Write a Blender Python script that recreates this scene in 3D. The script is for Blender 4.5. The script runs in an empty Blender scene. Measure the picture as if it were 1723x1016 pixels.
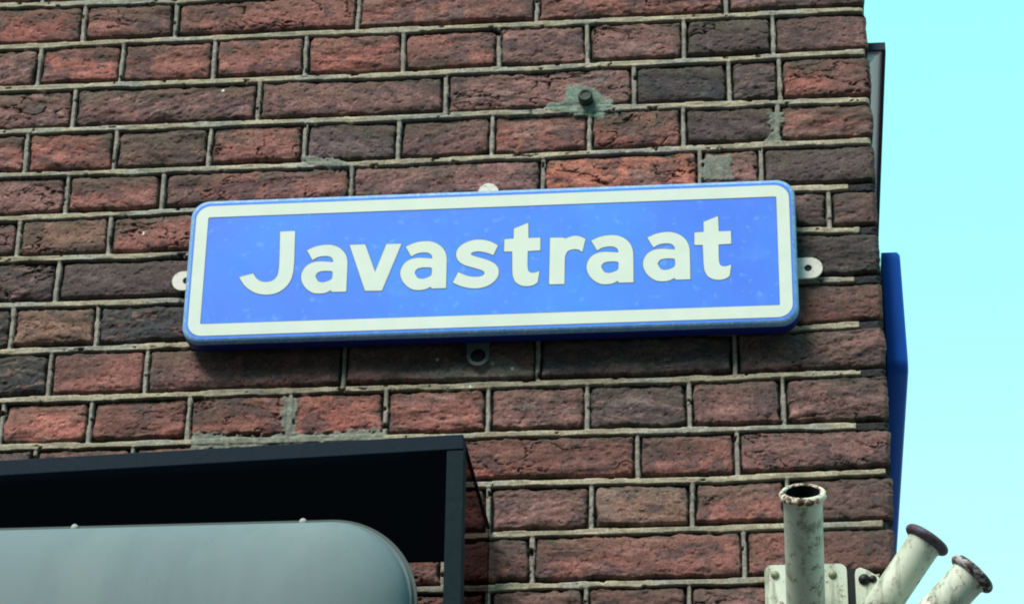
# measured layout, metres
CAM = {'loc': [0.6855, -2.62445, -1.84808], 'right': [0.9945325038624401, 0.10318649078805422, 0.016051382493494516], 'up': [0.033196243473094605, -0.4581281986627054, 0.8882660429225807], 'fwd': [-0.09901064680316297, 0.8828766061624419, 0.4590487883773442], 'lens_ratio': 2.604329619180601}
BED = {1: [(-0.2396, -0.0554), (-0.0221, -0.0609), (0.1975, -0.0555), (0.5949, -0.055), (0.8004, -0.0545)], 2: [(-0.2331, -0.1162), (0.1858, -0.1161), (0.5801, -0.1167), (0.7942, -0.1157)], 3: [(-0.2268, -0.1752), (0.2028, -0.1787), (0.5931, -0.1767), (0.7951, -0.1738)], 4: [(-0.2203, -0.2356), (0.2053, -0.2375), (0.5923, -0.2364), (0.7989, -0.239)], 5: [(-0.214, -0.295), (0.2079, -0.2976), (0.5914, -0.2942), (0.7965, -0.2926)], 6: [(-0.2077, -0.3538), (0.0025, -0.3511), (0.3608, -0.3513), (0.7408, -0.3519)], 7: [(-0.202, -0.4075), (0.0068, -0.408), (0.7124, -0.4051), (0.7782, -0.4075)], 8: [(-0.1956, -0.4669), (0.0113, -0.4678), (0.7537, -0.4688)], 9: [(-0.1893, -0.526), (0.0155, -0.5239), (0.7084, -0.5276), (0.7731, -0.5248)], 10: [(-0.1829, -0.5863), (0.1938, -0.5848), (0.5872, -0.5856), (0.7725, -0.5829)], 11: [(-0.1767, -0.6439), (0.0378, -0.644), (0.3408, -0.6448), (0.5864, -0.6461), (0.7646, -0.6467)], 12: [(-0.1704, -0.7027), (0.1602, -0.7029), (0.3551, -0.7029), (0.6055, -0.7047), (0.7937, -0.7011)], 13: [(-0.1642, -0.7611), (0.1635, -0.7627), (0.3756, -0.7628), (0.5847, -0.7612), (0.7877, -0.7609)], 14: [(-0.1579, -0.8197), (0.1666, -0.8214), (0.3451, -0.8226), (0.6034, -0.8209)], 0: [(-0.2462, 0.0066), (0.8031, 0.0064)], 15: [(-0.152, -0.8753), (0.3465, -0.8782), (0.779, -0.8805)]}
BEDEND = {2: 0.7956, 3: 0.7951, 4: 0.7976, 5: 0.7965, 6: 0.7687, 7: 0.7788, 8: 0.771, 9: 0.7737, 10: 0.7725, 11: 0.7653, 12: 0.7937, 13: 0.7883, 14: 0.7816}
HEAD = {0: ([-0.1873], 'PM'), 1: ([-0.1329, -0.02, 0.2009, 0.4141, 0.637], 'RMMMMP'), 2: ([-0.1819, -0.0812, 0.0303, 0.1403, 0.2566, 0.37, 0.4742, 0.5873, 0.6908], 'PRMMRMPPDP'), 3: ([-0.1342, 0.0877, 0.3091, 0.5288, 0.6386, 0.6966], 'PPPPKDR'), 4: ([-0.186, -0.0795, 0.0329, 0.1452, 0.2553, 0.3646, 0.4773, 0.5851, 0.6928], 'MRBMDPMMDM'), 5: ([-0.1316, -0.0184, 0.2022, 0.4237, 0.6031, 0.6723], 'PMMPOPD'), 6: ([-0.183, -0.076, 0.0331, 0.1394, 0.2491, 0.358, 0.4661, 0.5735, 0.6768, 0.7464], 'PBMMPMMPMDP'), 7: ([-0.132, 0.0811, 0.2952, 0.5097, 0.6752], 'DDDDDK'), 8: ([-0.1793, -0.0803, 0.027, 0.1356, 0.2434, 0.3505, 0.4567, 0.5622, 0.667], 'KBKMPMPDMM'), 9: ([-0.1294, -0.0187, 0.2044, 0.421, 0.637], 'KMPPDP'), 10: ([-0.1784, -0.0777, 0.0336, 0.1469, 0.2533, 0.3669, 0.4756, 0.5868, 0.6882], 'MRRMRMPDPP'), 11: ([-0.136, -0.0265, 0.0796, 0.1849, 0.3188, 0.5303, 0.6375], 'DMMMMRMP'), 12: ([-0.0545, 0.0541, 0.1619, 0.2656, 0.3693, 0.4804, 0.5882, 0.689], 'MMMMMPBMP'), 13: ([-0.0952, 0.1198, 0.3221, 0.4174, 0.6417], 'MMMMMMP'), 14: ([-0.0443, 0.0623, 0.1681, 0.2699, 0.371, 0.4751, 0.5834, 0.6884], 'MMPMPPMPD')}
CORNER = [(-0.1027, 0.7983), (-0.1846, 0.8001), (-0.2958, 0.7997), (-0.4335, 0.7993), (-0.5076, 0.8016), (-0.6085, 0.8013), (-0.7061, 0.7997), (-0.8007, 0.7981)]
PATCH = [[(0.4241, -0.2324), (0.4448, -0.2254), (0.4515, -0.2079), (0.4654, -0.2054), (0.4826, -0.2094), (0.4964, -0.2222), (0.5067, -0.2283), (0.4964, -0.2359), (0.493, -0.2461), (0.4827, -0.2504), (0.4724, -0.2475), (0.4483, -0.2384)], [(0.6825, -0.2486), (0.7027, -0.2512), (0.6948, -0.2674), (0.693, -0.2816), (0.7021, -0.2914), (0.6759, -0.2894), (0.6864, -0.2765)], [(0.6115, -0.3046), (0.6386, -0.3026), (0.6392, -0.3369), (0.6029, -0.3354), (0.6046, -0.3183)], [(0.1382, -0.5909), (0.1542, -0.5914), (0.1541, -0.6376), (0.1408, -0.6357)], [(0.1434, -0.286), (0.1798, -0.2892), (0.2022, -0.2942), (0.204, -0.3038), (0.1595, -0.301)], [(0.0382, -0.6311), (0.1237, -0.6388), (0.2488, -0.6348), (0.2525, -0.6435), (0.1444, -0.653), (0.0417, -0.6527)], [(0.2795, -0.5709), (0.3059, -0.5689), (0.3649, -0.5519), (0.378, -0.5451), (0.3927, -0.5558), (0.4047, -0.5679), (0.4179, -0.5727), (0.3721, -0.5827)]]
SPOT = [(0.0439, -0.1899), (-0.0364, -0.3792), (0.3094, -0.5522), (0.3466, -0.5869), (0.3928, -0.566), (0.371, -0.5595)]
BOLT = [0.473, -0.008, -0.2244]
SIGN = {'c': [0.3673, -0.4473], 'ang': 0.00174}
PANEL_Z = -0.8322
PANEL_T = [-0.6996, -0.7127]
GLYPH = [('J', [[(-0.2371, 0.0462), (-0.2198, 0.0463)], [(-0.2198, 0.0463), (-0.2193, 0.0242), (-0.2189, 0.0023), (-0.2199, -0.0101), (-0.2232, -0.0198), (-0.2293, -0.0273), (-0.2374, -0.0321), (-0.2466, -0.0336), (-0.2568, -0.0322), (-0.2654, -0.0281), (-0.2733, -0.0212), (-0.2805, -0.0102)], [(-0.2805, -0.0102), (-0.2647, -0.0062)], [(-0.2647, -0.0062), (-0.2603, -0.0128), (-0.255, -0.0165), (-0.2484, -0.0176), (-0.2416, -0.0156), (-0.2372, -0.0104), (-0.2358, -0.0012), (-0.2359, 0.0145), (-0.2371, 0.0462)]], None), ('a', [[(-0.205, 0.0209), (-0.1955, 0.0252), (-0.1854, 0.0269), (-0.1761, 0.0262), (-0.1677, 0.022), (-0.1615, 0.015), (-0.1587, 0.0066), (-0.1582, -0.0048), (-0.1581, -0.0331)], [(-0.1581, -0.0331), (-0.174, -0.033), (-0.1757, -0.0307)], [(-0.1757, -0.0307), (-0.1808, -0.0335), (-0.189, -0.0344), (-0.1955, -0.0332), (-0.202, -0.0288), (-0.2073, -0.0219), (-0.2099, -0.0131), (-0.2088, -0.0059), (-0.2044, 0.0012), (-0.1976, 0.0051), (-0.1903, 0.0061), (-0.181, 0.0054), (-0.1746, 0.0046)], [(-0.1746, 0.0046), (-0.1751, 0.0083), (-0.1785, 0.0117), (-0.1849, 0.0128), (-0.1923, 0.0116), (-0.1982, 0.0082)], [(-0.1982, 0.0082), (-0.205, 0.0209)]], [[(-0.1938, -0.0127), (-0.1912, -0.0079), (-0.1862, -0.0063), (-0.1798, -0.0063), (-0.1751, -0.0072), (-0.1745, -0.0124), (-0.1753, -0.0165), (-0.1803, -0.0194), (-0.1867, -0.0204), (-0.1915, -0.0179), (-0.1938, -0.0127)]]), ('a', [[(-0.0932, 0.021), (-0.0837, 0.0253), (-0.0736, 0.027), (-0.0643, 0.0263), (-0.0559, 0.0221), (-0.0497, 0.0151), (-0.0469, 0.0067), (-0.0464, -0.0047), (-0.0463, -0.033)], [(-0.0463, -0.033), (-0.0622, -0.0329), (-0.0639, -0.0306)], [(-0.0639, -0.0306), (-0.069, -0.0334), (-0.0772, -0.0343), (-0.0837, -0.0331), (-0.0902, -0.0287), (-0.0955, -0.0218), (-0.0981, -0.013), (-0.097, -0.0058), (-0.0926, 0.0013), (-0.0858, 0.0052), (-0.0785, 0.0062), (-0.0692, 0.0055), (-0.0628, 0.0047)], [(-0.0628, 0.0047), (-0.0633, 0.0084), (-0.0667, 0.0118), (-0.0731, 0.0129), (-0.0805, 0.0117), (-0.0864, 0.0083)], [(-0.0864, 0.0083), (-0.0932, 0.021)]], [[(-0.082, -0.0126), (-0.0794, -0.0078), (-0.0744, -0.0062), (-0.068, -0.0062), (-0.0633, -0.0071), (-0.0627, -0.0123), (-0.0635, -0.0164), (-0.0685, -0.0193), (-0.0749, -0.0203), (-0.0797, -0.0178), (-0.082, -0.0126)]]), ('a', [[(0.1146, 0.0203), (0.1241, 0.0246), (0.1342, 0.0263), (0.1435, 0.0256), (0.1519, 0.0214), (0.1581, 0.0144), (0.1609, 0.006), (0.1614, -0.0054), (0.1615, -0.0337)], [(0.1615, -0.0337), (0.1456, -0.0336), (0.1439, -0.0313)], [(0.1439, -0.0313), (0.1388, -0.0341), (0.1306, -0.035), (0.1241, -0.0338), (0.1176, -0.0294), (0.1123, -0.0225), (0.1097, -0.0137), (0.1108, -0.0065), (0.1152, 0.0006), (0.122, 0.0045), (0.1293, 0.0055), (0.1386, 0.0048), (0.145, 0.004)], [(0.145, 0.004), (0.1445, 0.0077), (0.1411, 0.0111), (0.1347, 0.0122), (0.1273, 0.011), (0.1214, 0.0076)], [(0.1214, 0.0076), (0.1146, 0.0203)]], [[(0.1258, -0.0133), (0.1284, -0.0085), (0.1334, -0.0069), (0.1398, -0.0069), (0.1445, -0.0078), (0.1451, -0.013), (0.1443, -0.0171), (0.1393, -0.02), (0.1329, -0.021), (0.1281, -0.0185), (0.1258, -0.0133)]]), ('a', [[(0.177, 0.0216), (0.1865, 0.0259), (0.1966, 0.0276), (0.2059, 0.0269), (0.2143, 0.0227), (0.2205, 0.0157), (0.2233, 0.0073), (0.2238, -0.0041), (0.2239, -0.0324)], [(0.2239, -0.0324), (0.208, -0.0323), (0.2063, -0.03)], [(0.2063, -0.03), (0.2012, -0.0328), (0.193, -0.0337), (0.1865, -0.0325), (0.18, -0.0281), (0.1747, -0.0212), (0.1721, -0.0124), (0.1732, -0.0052), (0.1776, 0.0019), (0.1844, 0.0058), (0.1917, 0.0068), (0.201, 0.0061), (0.2074, 0.0053)], [(0.2074, 0.0053), (0.2069, 0.009), (0.2035, 0.0124), (0.1971, 0.0135), (0.1897, 0.0123), (0.1838, 0.0089)], [(0.1838, 0.0089), (0.177, 0.0216)]], [[(0.1882, -0.012), (0.1908, -0.0072), (0.1958, -0.0056), (0.2022, -0.0056), (0.2069, -0.0065), (0.2075, -0.0117), (0.2067, -0.0158), (0.2017, -0.0187), (0.1953, -0.0197), (0.1905, -0.0172), (0.1882, -0.012)]]), ('v', [[(-0.1569, 0.0258), (-0.1392, 0.0258), (-0.1266, -0.0097), (-0.1151, 0.0253), (-0.098, 0.0249), (-0.118, -0.0335), (-0.1369, -0.033)]], None), ('s', [[(0.0107, 0.0185), (0.0022, 0.0236), (-0.007, 0.0262), (-0.0162, 0.0264), (-0.0263, 0.0232), (-0.0335, 0.0173), (-0.0361, 0.0096), (-0.0336, 0.0012), (-0.0275, -0.0042), (-0.0173, -0.0082), (-0.009, -0.0112), (-0.0044, -0.0139), (-0.0039, -0.017), (-0.0071, -0.0195), (-0.0143, -0.0202), (-0.0235, -0.0183), (-0.0332, -0.0135)], [(-0.0332, -0.0135), (-0.0389, -0.0264)], [(-0.0389, -0.0264), (-0.0306, -0.0308), (-0.0214, -0.0337), (-0.0113, -0.0346), (-0.0013, -0.0325), (0.0068, -0.0272), (0.0114, -0.0202), (0.012, -0.013), (0.0091, -0.0062), (0.0027, -0.0013), (-0.0066, 0.0027), (-0.0149, 0.0056), (-0.0191, 0.0078), (-0.0191, 0.0099), (-0.015, 0.0116), (-0.0077, 0.0113), (-0.0003, 0.0091), (0.0057, 0.0063)], [(0.0057, 0.0063), (0.0107, 0.0185)]], None), ('t', [[(0.0281, 0.0391), (0.0442, 0.0458), (0.0446, 0.0264)], [(0.0446, 0.0264), (0.0581, 0.0264), (0.0581, 0.0103)], [(0.0581, 0.0103), (0.0441, 0.0099)], [(0.0441, 0.0099), (0.044, -0.003), (0.0443, -0.0113), (0.0456, -0.0157), (0.049, -0.0176), (0.0531, -0.0172), (0.0576, -0.0156)], [(0.0576, -0.0156), (0.0555, -0.0297)], [(0.0555, -0.0297), (0.0514, -0.0326), (0.0451, -0.034), (0.0378, -0.033), (0.0314, -0.0287), (0.0283, -0.0219), (0.0273, -0.0126), (0.0271, -0.0013), (0.0267, 0.0101)], [(0.0267, 0.0101), (0.0176, 0.0103), (0.0178, 0.026)], [(0.0178, 0.026), (0.0281, 0.0264), (0.0281, 0.0391)]], None), ('t', [[(0.2396, 0.0389), (0.2557, 0.0456), (0.2561, 0.0262)], [(0.2561, 0.0262), (0.2696, 0.0262), (0.2696, 0.0101)], [(0.2696, 0.0101), (0.2556, 0.0097)], [(0.2556, 0.0097), (0.2555, -0.0032), (0.2558, -0.0115), (0.2571, -0.0159), (0.2605, -0.0178), (0.2646, -0.0174), (0.2691, -0.0158)], [(0.2691, -0.0158), (0.267, -0.0299)], [(0.267, -0.0299), (0.2629, -0.0328), (0.2566, -0.0342), (0.2493, -0.0332), (0.2429, -0.0289), (0.2398, -0.0221), (0.2388, -0.0128), (0.2386, -0.0015), (0.2382, 0.0099)], [(0.2382, 0.0099), (0.2291, 0.0101), (0.2293, 0.0258)], [(0.2293, 0.0258), (0.2396, 0.0262), (0.2396, 0.0389)]], None), ('r', [[(0.0688, 0.0259), (0.0839, 0.0253), (0.0857, 0.0239)], [(0.0857, 0.0239), (0.0903, 0.0258), (0.0957, 0.0271), (0.1012, 0.0264), (0.1085, 0.0227)], [(0.1085, 0.0227), (0.1049, 0.0063)], [(0.1049, 0.0063), (0.1004, 0.0096), (0.0949, 0.0101), (0.0894, 0.0085), (0.0863, 0.0035), (0.0854, -0.0047)], [(0.0854, -0.0047), (0.0853, -0.0329), (0.0683, -0.0327)], [(0.0683, -0.0327), (0.0688, 0.0259)]], None)]

import bpy, math, numpy as np
from mathutils import Matrix, Vector
from mathutils.geometry import tessellate_polygon

# ------------------------------------------------------------------ camera, light, exposure
scene = bpy.context.scene
COL = scene.collection
cam_d = bpy.data.cameras.new("camera"); cam_o = bpy.data.objects.new("camera", cam_d); COL.objects.link(cam_o)
cam_d.sensor_width = 36.0; cam_d.lens = 36.0*CAM['lens_ratio']; cam_d.clip_start = 0.05; cam_d.clip_end = 500
r, u, f = (Vector(CAM[k]) for k in ('right', 'up', 'fwd'))
M = Matrix((( r.x, u.x, -f.x, CAM['loc'][0]), (r.y, u.y, -f.y, CAM['loc'][1]), (r.z, u.z, -f.z, CAM['loc'][2]), (0,0,0,1)))
cam_o.matrix_world = M
scene.camera = cam_o
TO_SUN = Vector((-0.34, -0.56, 0.80)).normalized()
SUN_E = 5.0; SUN_COL = (1.0, 0.88, 0.77)
sd = bpy.data.lights.new("sun", 'SUN'); sd.energy = SUN_E; sd.color = SUN_COL; sd.angle = math.radians(26)
so = bpy.data.objects.new("sun", sd); COL.objects.link(so)
so.rotation_euler = TO_SUN.to_track_quat('Z', 'Y').to_euler(); so.location = (0, -4, 6)
w = bpy.data.worlds.new("World"); scene.world = w; w.use_nodes = True
nt = w.node_tree; nt.nodes.clear()
sky = nt.nodes.new('ShaderNodeTexSky'); sky.sky_type = 'NISHITA'; sky.sun_disc = False
sky.sun_elevation = math.asin(TO_SUN.z); sky.sun_rotation = math.atan2(TO_SUN.x, TO_SUN.y)
mx = nt.nodes.new('ShaderNodeMix'); mx.data_type = 'RGBA'; mx.inputs[0].default_value = 0.90
# whitening towards the horizon
tc = nt.nodes.new('ShaderNodeTexCoord'); sp = nt.nodes.new('ShaderNodeSeparateXYZ'); nt.links.new(tc.outputs['Generated'], sp.inputs[0])
rp = nt.nodes.new('ShaderNodeValToRGB'); els = rp.color_ramp.elements; els.new(.3); els.new(.45)
for el, (p, c) in zip(els, ((0.0, (.90, 1.15, 1.08)), (.36, (.62, 1.2, 1.12)), (.46, (.47, 1.2, 1.16)), (.62, (.37, 1.2, 1.22)))): el.position = p; el.color = (*c, 1)
vm = nt.nodes.new('ShaderNodeVectorMath'); vm.operation = 'SCALE'; vm.inputs['Scale'].default_value = 10.0
nt.links.new(sp.outputs['Z'], rp.inputs[0]); nt.links.new(rp.outputs[0], vm.inputs[0]); nt.links.new(vm.outputs[0], mx.inputs[7])
bg = nt.nodes.new('ShaderNodeBackground'); bg.inputs[1].default_value = 0.1
ow = nt.nodes.new('ShaderNodeOutputWorld')
nt.links.new(sky.outputs[0], mx.inputs[6]); nt.links.new(mx.outputs[2], bg.inputs[0]); nt.links.new(bg.outputs[0], ow.inputs[0])
scene.view_settings.view_transform = 'Standard'; scene.view_settings.look = 'None'
scene.cycles.filter_width = 2.0; scene.view_settings.exposure = 0.0; scene.view_settings.gamma = 1.0

# ------------------------------------------------------------------ helpers
def tag(o, label=None, cat=None, group=None, kind=None):
    for k, v in (('label', label), ('category', cat), ('group', group), ('kind', kind)):
        if v: o[k] = v
    return o
def empty(name, loc, label, cat, group=None):
    o = bpy.data.objects.new(name, None); COL.objects.link(o); o.location = loc; o.empty_display_size = .02
    return tag(o, label, cat, group)
class MB:
    """collects polygons in world coordinates and links them as ONE mesh object"""
    def __init__(s): s.v = []; s.f = []; s.sm = []
    def add(s, vs, fs, smooth=False):
        b = len(s.v); s.v += [tuple(v) for v in vs]
        s.f += [tuple(i+b for i in q) for q in fs]; s.sm += [smooth]*len(fs)
    def hexa(s, c):   # 8 corners: 4 front, then 4 back, same order
        s.add(c, [(0,1,2,3), (7,6,5,4), (0,4,5,1), (1,5,6,2), (2,6,7,3), (3,7,4,0)])
    def box(s, x0, x1, y0, y1, z0, z1):
        s.hexa([(x0,y0,z0),(x1,y0,z0),(x1,y0,z1),(x0,y0,z1),(x0,y1,z0),(x1,y1,z0),(x1,y1,z1),(x0,y1,z1)])
    def loops(s, rings, cap0=False, cap1=False, smooth=True):
        n = len(rings[0]); b = len(s.v)
        for rg in rings: s.v += [tuple(v) for v in rg]
        for i in range(len(rings)-1):
            for j in range(n):
                k = (j+1) % n
                s.f.append((b+i*n+j, b+i*n+k, b+(i+1)*n+k, b+(i+1)*n+j)); s.sm.append(smooth)
        if cap0: s.f.append(tuple(b+j for j in range(n))[::-1]); s.sm.append(False)
        if cap1: s.f.append(tuple(b+(len(rings)-1)*n+j for j in range(n))); s.sm.append(False)
    def prism(s, loops, y0, y1):  # loops in (x, z); solid between y0 (front) and y1 (back)
        tri = tessellate_polygon([[Vector((a, b, 0)) for a, b in lp] for lp in loops])
        pts = [q for lp in loops for q in lp]
        s.add([(a, y0, b) for a, b in pts], [tuple(t) for t in tri])
        s.add([(a, y1, b) for a, b in pts], [tuple(t) for t in tri])
        for lp in loops:
            n = len(lp)
            s.add([(a, y0, b) for a, b in lp]+[(a, y1, b) for a, b in lp], [(i, (i+1) % n, n+(i+1) % n, n+i) for i in range(n)])
    def build(s, name, mat, parent=None, origin=None, bevel=0, fix=True):
        me = bpy.data.meshes.new(name)
        if origin is None: origin = parent.matrix_world.translation if False else (tuple(parent.location) if parent and parent.parent is None else None)
        og = Vector(origin) if origin is not None else Vector((0,0,0))
        me.from_pydata([tuple(Vector(v)-og) for v in s.v], [], s.f); me.update()
        me.polygons.foreach_set('use_smooth', s.sm)
        if fix:
            import bmesh
            bm = bmesh.new(); bm.from_mesh(me); bmesh.ops.remove_doubles(bm, verts=bm.verts, dist=1e-6)
            bmesh.ops.recalc_face_normals(bm, faces=bm.faces); bm.to_mesh(me); bm.free()
        me.materials.append(mat)
        o = bpy.data.objects.new(name, me); COL.objects.link(o)
        if parent is not None: o.parent = parent
        else: o.location = og
        if bevel:
            m = o.modifiers.new('bevel', 'BEVEL'); m.width = bevel; m.segments = 3; m.limit_method = 'ANGLE'; m.angle_limit = math.radians(40)
        return o

def rrect(hx, hz, rad, n=10, cx=0, cz=0):
    pts = []
    for sx, sz, a0 in ((1,1,0), (-1,1,90), (-1,-1,180), (1,-1,270)):
        for i in range(n+1):
            a = math.radians(a0 + 90*i/n)
            pts.append((cx+sx*(hx-rad)+rad*math.cos(a), cz+sz*(hz-rad)+rad*math.sin(a)))
    return pts
def catmull(p, n=7):
    if len(p) < 3: return list(p)
    q = [(2*p[0][0]-p[1][0], 2*p[0][1]-p[1][1])]+list(p)+[(2*p[-1][0]-p[-2][0], 2*p[-1][1]-p[-2][1])]
    out = []
    for i in range(1, len(q)-2):
        p0, p1, p2, p3 = (np.array(q[j], float) for j in (i-1, i, i+1, i+2))
        # centripetal parameters
        t = [0.0]
        for a, b in ((p0,p1),(p1,p2),(p2,p3)): t.append(t[-1]+max(np.linalg.norm(b-a), 1e-9)**.5)
        for k in range(n):
            x = t[1]+(t[2]-t[1])*k/n
            A1=(t[1]-x)/(t[1]-t[0])*p0+(x-t[0])/(t[1]-t[0])*p1; A2=(t[2]-x)/(t[2]-t[1])*p1+(x-t[1])/(t[2]-t[1])*p2; A3=(t[3]-x)/(t[3]-t[2])*p2+(x-t[2])/(t[3]-t[2])*p3
            B1=(t[2]-x)/(t[2]-t[0])*A1+(x-t[0])/(t[2]-t[0])*A2; B2=(t[3]-x)/(t[3]-t[1])*A2+(x-t[1])/(t[3]-t[1])*A3
            out.append(tuple((t[2]-x)/(t[2]-t[1])*B1+(x-t[1])/(t[2]-t[1])*B2))
    out.append(tuple(p[-1]))
    return out
def outline(segs, closed_curve=False):
    pts = []
    if len(segs) == 1 and not closed_curve: pts = list(segs[0])
    elif closed_curve:
        s = segs[0][:-1]; m = len(s)
        c = catmull([s[-2], s[-1]]+s+[s[0], s[1]], 6)
        pts = c[12:-13]
    else:
        for sg in segs:
            c = catmull(sg) if len(sg) > 3 else list(sg)
            pts += c[:-1]
    out = []
    for q in pts:
        if not out or math.dist(q, out[-1]) > 2e-4: out.append(tuple(map(float, q)))
    if math.dist(out[0], out[-1]) < 2e-4: out.pop()
    return out
def area(p): return sum(p[i][0]*p[(i+1) % len(p)][1]-p[(i+1) % len(p)][0]*p[i][1] for i in range(len(p)))/2
def offset(p, d):
    s = 1 if area(p) > 0 else -1; n = len(p); out = []
    for i in range(n):
        a, b, c = p[i-1], p[i], p[(i+1) % n]
        e1 = Vector((b[0]-a[0], b[1]-a[1])).normalized(); e2 = Vector((c[0]-b[0], c[1]-b[1])).normalized()
        n1 = Vector((e1.y, -e1.x))*s; n2 = Vector((e2.y, -e2.x))*s
        m = n1+n2
        m = m.normalized() if m.length > 1e-6 else n1
        k = d/max(.5, m.dot(n1))
        out.append((b[0]+m.x*k, b[1]+m.y*k))
    return out

# ------------------------------------------------------------------ materials
def mat(name, base, rough=.6, spec=.4, metal=0.0, build=None, coat=0):
    m = bpy.data.materials.new(name); m.use_nodes = True
    n = m.node_tree.nodes; b = n['Principled BSDF']
    b.inputs['Base Color'].default_value = (*base, 1); b.inputs['Roughness'].default_value = rough
    b.inputs['Specular IOR Level'].default_value = spec; b.inputs['Metallic'].default_value = metal
    b.inputs['Coat Weight'].default_value = coat
    if build: build(m.node_tree, b)
    return m
def noise(nt, scale, detail=4, rough=.6, vec=None, dist=0):
    t = nt.nodes.new('ShaderNodeTexNoise'); t.inputs['Scale'].default_value = scale
    t.inputs['Detail'].default_value = detail; t.inputs['Roughness'].default_value = rough; t.inputs['Distortion'].default_value = dist
    if vec is None:
        g = nt.nodes.new('ShaderNodeNewGeometry'); vec = g.outputs['Position']
    nt.links.new(vec, t.inputs['Vector']); return t.outputs['Fac']
def stretch(nt, s):
    g = nt.nodes.new('ShaderNodeNewGeometry'); mp = nt.nodes.new('ShaderNodeMapping'); mp.inputs['Scale'].default_value = s
    nt.links.new(g.outputs['Position'], mp.inputs['Vector']); return mp.outputs[0]
def ramp(nt, fac, stops):
    r = nt.nodes.new('ShaderNodeValToRGB'); e = r.color_ramp.elements
    while len(e) < len(stops): e.new(.5)
    for el, (p, c) in zip(e, stops):
        el.position = p; el.color = (*c, 1) if not isinstance(c, (int, float)) else (c, c, c, 1)
    nt.links.new(fac, r.inputs[0]); return r.outputs[0]
def mix(nt, fac, a, b, mode='MIX'):
    m = nt.nodes.new('ShaderNodeMix'); m.data_type = 'RGBA'; m.blend_type = mode
    for sock, v in ((m.inputs[0], fac), (m.inputs[6], a), (m.inputs[7], b)):
        if isinstance(v, (int, float)): sock.default_value = v
        elif isinstance(v, tuple): sock.default_value = (*v, 1)
        else: nt.links.new(v, sock)
    return m.outputs[2]
def bump(nt, b, h, dist, strength=1.0):
    n = nt.nodes.new('ShaderNodeBump'); n.inputs['Distance'].default_value = dist; n.inputs['Strength'].default_value = strength
    nt.links.new(h, n.inputs['Height']); nt.links.new(n.outputs[0], b.inputs['Normal'])

def brick_nodes(nt, b):
    a = nt.nodes.new('ShaderNodeAttribute'); a.attribute_name = 'tint'
    n1 = noise(nt, 420, 5, .7); n2 = noise(nt, 90, 5, .65)
    c = mix(nt, 1.0, a.outputs['Color'], ramp(nt, n1, [(.3, .62), (.5, 1.0), (.72, 1.45)]), 'MULTIPLY')
    c = mix(nt, 1.0, c, ramp(nt, n2, [(.3, .75), (.5, 1.0), (.7, 1.25)]), 'MULTIPLY')
    nt.links.new(c, b.inputs['Base Color'])
    bump(nt, b, noise(nt, 650, 6, .7), .0009, .8)
M_BRICK = mat('brick_and_mortar', (.2,.08,.06), .9, .2, build=brick_nodes)

SIGN_BLUE = (.060, .235, .93)
def blue_nodes(nt, b):
    n1 = noise(nt, 26, 4, .55); n2 = noise(nt, 95, 3, .5); n3 = noise(nt, 7, 2, .5)
    c = mix(nt, ramp(nt, n3, [(.35, 0.0), (.65, 1.0)]), (.068,.215,.93), (.062,.275,.95))
    c = mix(nt, ramp(nt, n1, [(.56, 0.0), (.72, .28)]), c, (.15,.42,.95))
    c = mix(nt, ramp(nt, n2, [(.60, 0.0), (.70, .36)]), c, (.19,.46,.93))
    nt.links.new(c, b.inputs['Base Color'])
    nt.links.new(ramp(nt, n1, [(.3, .35), (.7, .6)]), b.inputs['Roughness'])
M_BLUE = mat('sign_face_blue', SIGN_BLUE, .45, .25, build=blue_nodes)
def body_nodes(nt, b):
    n1 = noise(nt, 60, 5, .7); n2 = noise(nt, 260, 4, .7)
    c = mix(nt, ramp(nt, n1, [(.35, 0.0), (.6, 1.0)]), (.11,.29,.64), (.20,.38,.66))
    c = mix(nt, ramp(nt, n2, [(.50, 0.0), (.62, .8)]), c, (.36,.50,.60))
    nt.links.new(c, b.inputs['Base Color'])
M_RIM = mat('weathered_sign_rim', (.1,.22,.6), .55, .3, build=body_nodes)
M_BODY = mat('sign_body_blue', (.006,.022,.24), .5, .3)
M_BODY2 = mat('side_sign_body_blue', (.018,.125,.66), .6, .15)
def white_nodes(nt, b):
    n1 = noise(nt, 30, 5, .6); n2 = noise(nt, 8, 2)
    c = mix(nt, ramp(nt, n1, [(.35, 0.0), (.7, 1.0)]), (.69,.78,.735), (.63,.73,.68))
    c = mix(nt, ramp(nt, n2, [(.4, 0.0), (.7, .4)]), c, (.68,.77,.66))
    nt.links.new(c, b.inputs['Base Color'])
M_WHITE = mat('reflective_white_film', (.66,.77,.72), .45, .2, build=white_nodes)
M_CUT = mat('film_edge_dark', (.07,.15,.27), .6, .2)
def tab_nodes(nt, b):
    n = noise(nt, 160, 5, .7)
    nt.links.new(ramp(nt, n, [(.32, (.30,.24,.17)), (.46, (.66,.67,.61)), (.8, (.76,.77,.72))]), b.inputs['Base Color'])
M_TAB = mat('grey_white_zinc', (.7,.72,.68), .5, .4, build=tab_nodes)
M_SCREW = mat('dark_screw', (.006,.007,.009), .5, .4, .3)
def hood_nodes(nt, b):
    n = noise(nt, 220, 5, .65)
    nt.links.new(ramp(nt, n, [(.3, (.009,.018,.030)), (.7, (.014,.025,.040))]), b.inputs['Base Color'])
    bump(nt, b, n, .0002)
M_HOOD = mat('dark_slate_coated_steel', (.022,.036,.05), .6, .06, build=hood_nodes)
def post_nodes(nt, b):
    n = noise(nt, 120, 5, .65)
    nt.links.new(ramp(nt, n, [(.3, (.004,.013,.020)), (.62, (.007,.020,.028)), (.75, (.03,.045,.05))]), b.inputs['Base Color'])
M_POST = mat('dark_teal_painted_steel', (.016,.04,.05), .6, .08, build=post_nodes)
M_BLACK = mat('recess_shade_black', (.0012,.0018,.0030), .95, .0)
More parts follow.
